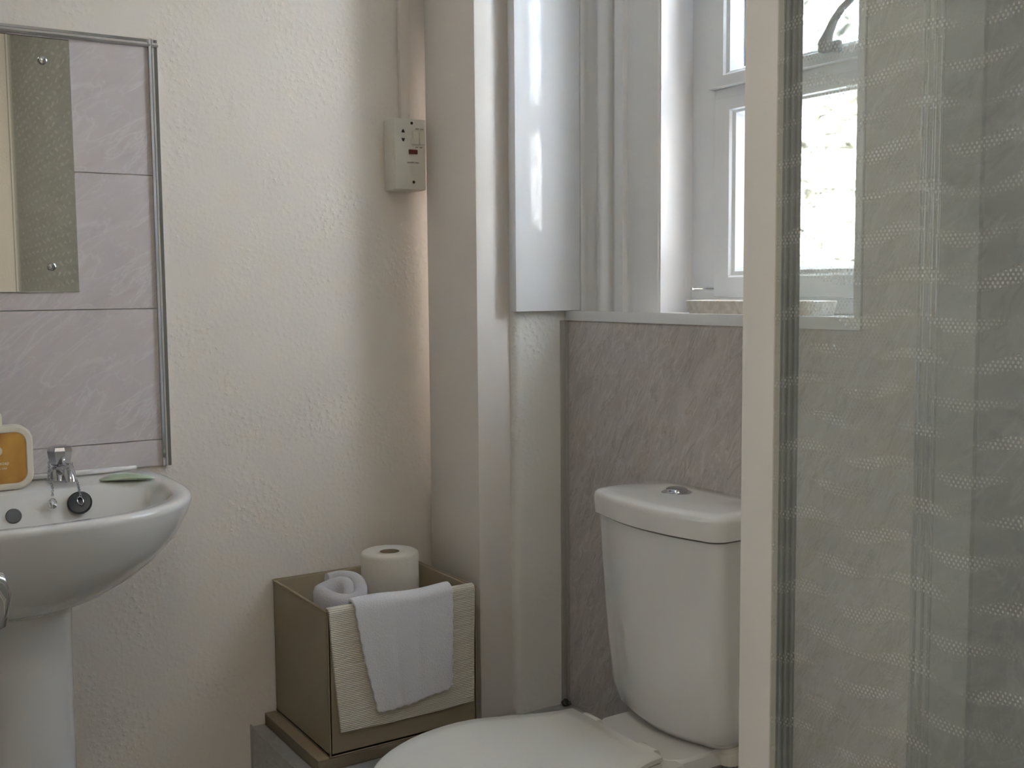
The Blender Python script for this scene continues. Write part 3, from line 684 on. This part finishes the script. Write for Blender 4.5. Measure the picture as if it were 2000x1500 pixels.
# rolled towel
tw = thing('rolled_towel', (.885, 2.035, .307), 'pale grey towel rolled and stood upright in the fabric box', 'towel')
def spiral_pt(s):  # s 0..1 from centre outwards
    a = s * 2 * math.pi * 1.45 - 1.26; r = .021 + .032 * s
    return Vector((.8795 + r * math.cos(a), 2.034 + r * math.sin(a), 0)), a
b = bmesh.new(); n = 90; zs = [.307, .36, .42, .48, .54, .572, .588, .596]
mbt = MB(); ringsA = []
th_ = .0145
for i in range(n + 1):
    s = i / n; p, a = spiral_pt(s); nrm = Vector((math.cos(a), math.sin(a), 0))
    ztop = .602 + .009 * math.cos(a - 1.4) + .005 * math.sin(2 * a + .5) - .014 * (1 - s) * .7
    sec = []
    for u, dz in ((-1, -.012), (-.75, -.003), (0, 0), (.75, -.003), (1, -.012)):
        sec.append((p + nrm * th_ * u * .95) + Vector((0, 0, ztop + dz)))
    for z in (.50, .42, .34, .309): 
        sec.append(p + nrm * (th_ * .95 + .0015 * math.sin(a * 3 + z * 40)) + Vector((0, 0, z)))
    for z in (.309, .42, .50): sec.append(p - nrm * th_ * .95 + Vector((0, 0, z)))
    ringsA.append(sec)
mbt.loft(ringsA).build('towel_cloth', 'towel_grey', tw, angle=60)

def drape(name, xl, xr, zr, zb, inside, y_in, y_out, mat, thick, label, cat, nU=40, nV=60, wav=.002, rag=0, seed=0):
    """cloth hung over the front wall of the box: runs from inside, over the rim, down the outside"""
    xa, xb = xl; xc_, xd = xr           # top-left,bottom-left ; top-right,bottom-right
    P = [Vector((0, y_in, zr - inside))]
    R0 = (y_in - y_out) / 2; cy = (y_in + y_out) / 2
    path = []
    for k in range(10): path.append((y_in, zr - inside + (inside - R0) * k / 10))
    for k in range(11):
        a = math.pi * k / 10; path.append((cy + R0 * math.cos(a), zr - R0 + R0 * math.sin(a)))
    mb = MB(); bm = mb.bm; rows_ = []
    for i in range(nU + 1):
        u = i / nU; zbot = zb[0] + (zb[1] - zb[0]) * u + zb[2] * math.sin(math.pi * u)
        col = list(path); nd = nV - len(path)
        for k in range(1, nd + 1): col.append((y_out, zr - R0 + (zbot - (zr - R0)) * k / nd))
        L_ = len(col); r_ = []
        for k, (y, z) in enumerate(col):
            dn = max(0, (zr - z)) / (zr - zbot) if k > 15 else 0
            x = (xa + (xb - xa) * dn ** 1.3) * (1 - u) + (xc_ + (xd - xc_) * dn ** 1.3) * u
            wv = wav * (math.sin(u * 9 + seed) + .6 * math.sin(u * 19 + dn * 3 + seed * 2)) * (.25 + dn)
            dzt = rag * .0016 * math.sin(u * 60 + seed) if k == L_ - 1 else 0
            tz_ = .0018 * math.sin(u * 7 + seed) * (1 if k < 24 else 0) * wav / .002
            r_.append(bm.verts.new((x + rag * .0012 * math.sin(z * 260 + seed) * (1 if u in (0, 1) else 0), y - abs(wv) if k > 15 else y, z + dzt + tz_ * (1 - dn))))
        rows_.append(r_)
    for i in range(nU):
        for k in range(len(rows_[0]) - 1): bm.faces.new((rows_[i][k], rows_[i + 1][k], rows_[i + 1][k + 1], rows_[i][k + 1]))
    bmesh.ops.recalc_face_normals(bm, faces=bm.faces[:])
    o = mb.build(name, mat, origin=((xl[0] + xr[0]) / 2, y_out, zb[0]), angle=180)
    md = o.modifiers.new('thickness', 'SOLIDIFY'); md.thickness = thick; md.offset = 0
    md2 = o.modifiers.new('round', 'BEVEL'); md2.width = thick * .35; md2.segments = 2; md2.limit_method = 'ANGLE'
    return tag(o, label, cat)
drape('bath_mat', (.803, .822), (1.122, 1.116), .588, (.347, .347, -.003), .05, y0 + th + .004, y0 - .005, 'mat', .005, 'cream ribbed bath mat draped over the front of the storage box', 'bath mat', wav=.001, seed=1.2)
drape('face_towel', (.852, .898), (1.066, 1.062), .598, (.372, .392, -.004), .05, y0 + th + .010, y0 - .013, 'towel', .0065, 'white face towel hung over the cream bath mat', 'towel', wav=.0028, rag=1, seed=.3)

# ---------------------------------------------------------------- shower screen
SX = .80
ss = thing('shower_screen', (SX, .0, .12), 'white framed sliding shower screen with bands of tiny white dots', 'shower screen')
b = MB(); PZ0, PZ1 = .12, 2.42
b.prism([(SX, .7735), (SX, .7995), (SX + .0018, .8005), (SX + .0018, .8125), (SX + .004, .8135), (SX + .0035, .8200), (SX + .006, .8215), (SX + .033, .8215), (SX + .033, .7735)], PZ0, PZ1)
b.build('frame_post', 'post', ss, label='white upright post of the shower screen')
b = MB(); b.box(SX + .0085, SX + .0335, .7725, .7740, PZ0, PZ1)
for a in (.010, .0175, .026): b.box(SX + a, SX + a + .0035, .7695, .7728, PZ0, PZ1, .001)
b.build('shaded_channel', 'grey', ss, label='grooved side of the post, coloured dark grey for its shade')  # shade on the post's grooved side is put into this grey
clear_back(MB().box(SX + .001, SX + .007, -.87, .7729, PZ0 + .02, PZ1 - .02, 0).build('glass_panel', 'glass_a', ss))
YB = .577
clear_back(MB().box(SX + .036, SX + .042, YB, .775, PZ0 + .02, PZ1 - .02, 0).build('sliding_glass', 'glass_b', ss))
MB().box(SX, SX + .045, -.91, .8215, PZ1, PZ1 + .04, .003).box(SX, SX + .045, -.91, .8215, PZ0 - .035, PZ0 + .0, .003).box(SX, SX + .014, -.91, -.865, PZ0, PZ1, .003).build('outer_rails', 'post', ss)
st = thing('shower_tray', (1.1, 0, 0), 'white low shower tray inside the shower screen', 'shower tray')
b = MB(); b.loft([rr(.80, 1.379, -.919, .83, 0.0, .03), rr(.80, 1.379, -.919, .83, .083, .03), rr(.803, 1.376, -.916, .827, .085, .03), rr(.86, 1.33, -.87, .77, .084, .04), rr(.88, 1.31, -.85, .75, .05, .04)]).build('tray_body', 'ceramic', st)
MB().lathe([(.045, 0), (.045, .004), (.03, .006), (.0005, .006)], (1.1, -.3, .050)).build('waste_cover', 'chrome', st)
# shower hose, just showing at the top right
hz = thing('shower_hose', (1.36, .86, 1.5), 'ribbed grey shower hose hanging at the top right behind the glass', 'hose')
path = [Vector((1.352, .915 - .06 * t - .25 * t * t, 1.62 - .16 * t + .02 * t * t)) for t in [k / 60 for k in range(61)]]
b = MB(); b.tube(path, [.0068 if k % 2 else .0052 for k in range(61)], 10).build('hose_tube', 'grey', hz)
# door leaf standing open at the left, out of frame; only its lever end shows
MB().box(-.95, .04, 1.40, 1.47, 0, ZC, .002).build('wall_partition', 'wall', kind='structure')
dr = thing('door_1', (.02, 1.0, 0), kind='structure')
MB().box(.0, .04, .62, 1.385, .01, 2.0, .002).build('door_leaf', 'gloss', dr)
h_ = thing('door_handle', (.04, .67, 1.02)); h_.parent = dr; h_.location = Vector((.04, .67, 1.02)) - Vector(dr.location)
b = MB(); b.box(.04, .046, .645, .695, .95, 1.10, .002); b.tube([(.046, .668, 1.03), (.068, .668, 1.028)], .010)
b.tube([(.065, .668, 1.028), (.076, .668, 1.030), (.0815, .670, 1.027), (.0845, .673, 1.019), (.0845, .677, 1.010), (.0835, .682, 1.003), (.082, .688, .999)], [.0085, .0085, .0080, .0075, .0065, .007, .0055]).build('lever', 'chrome', h_)
# unseen ceiling lamp, added to go with the overhead fill light
cl = thing('added_ceiling_lamp', (.15, .2, ZC), 'round white flush ceiling lamp, added out of view', 'lamp')
MB().lathe([(.17, 0), (.17, .03), (.15, .05), (.149, .03), (.001, .03)], (.15, .2, ZC), (0, 0, -1)).build('lamp_body', 'upvc', cl)
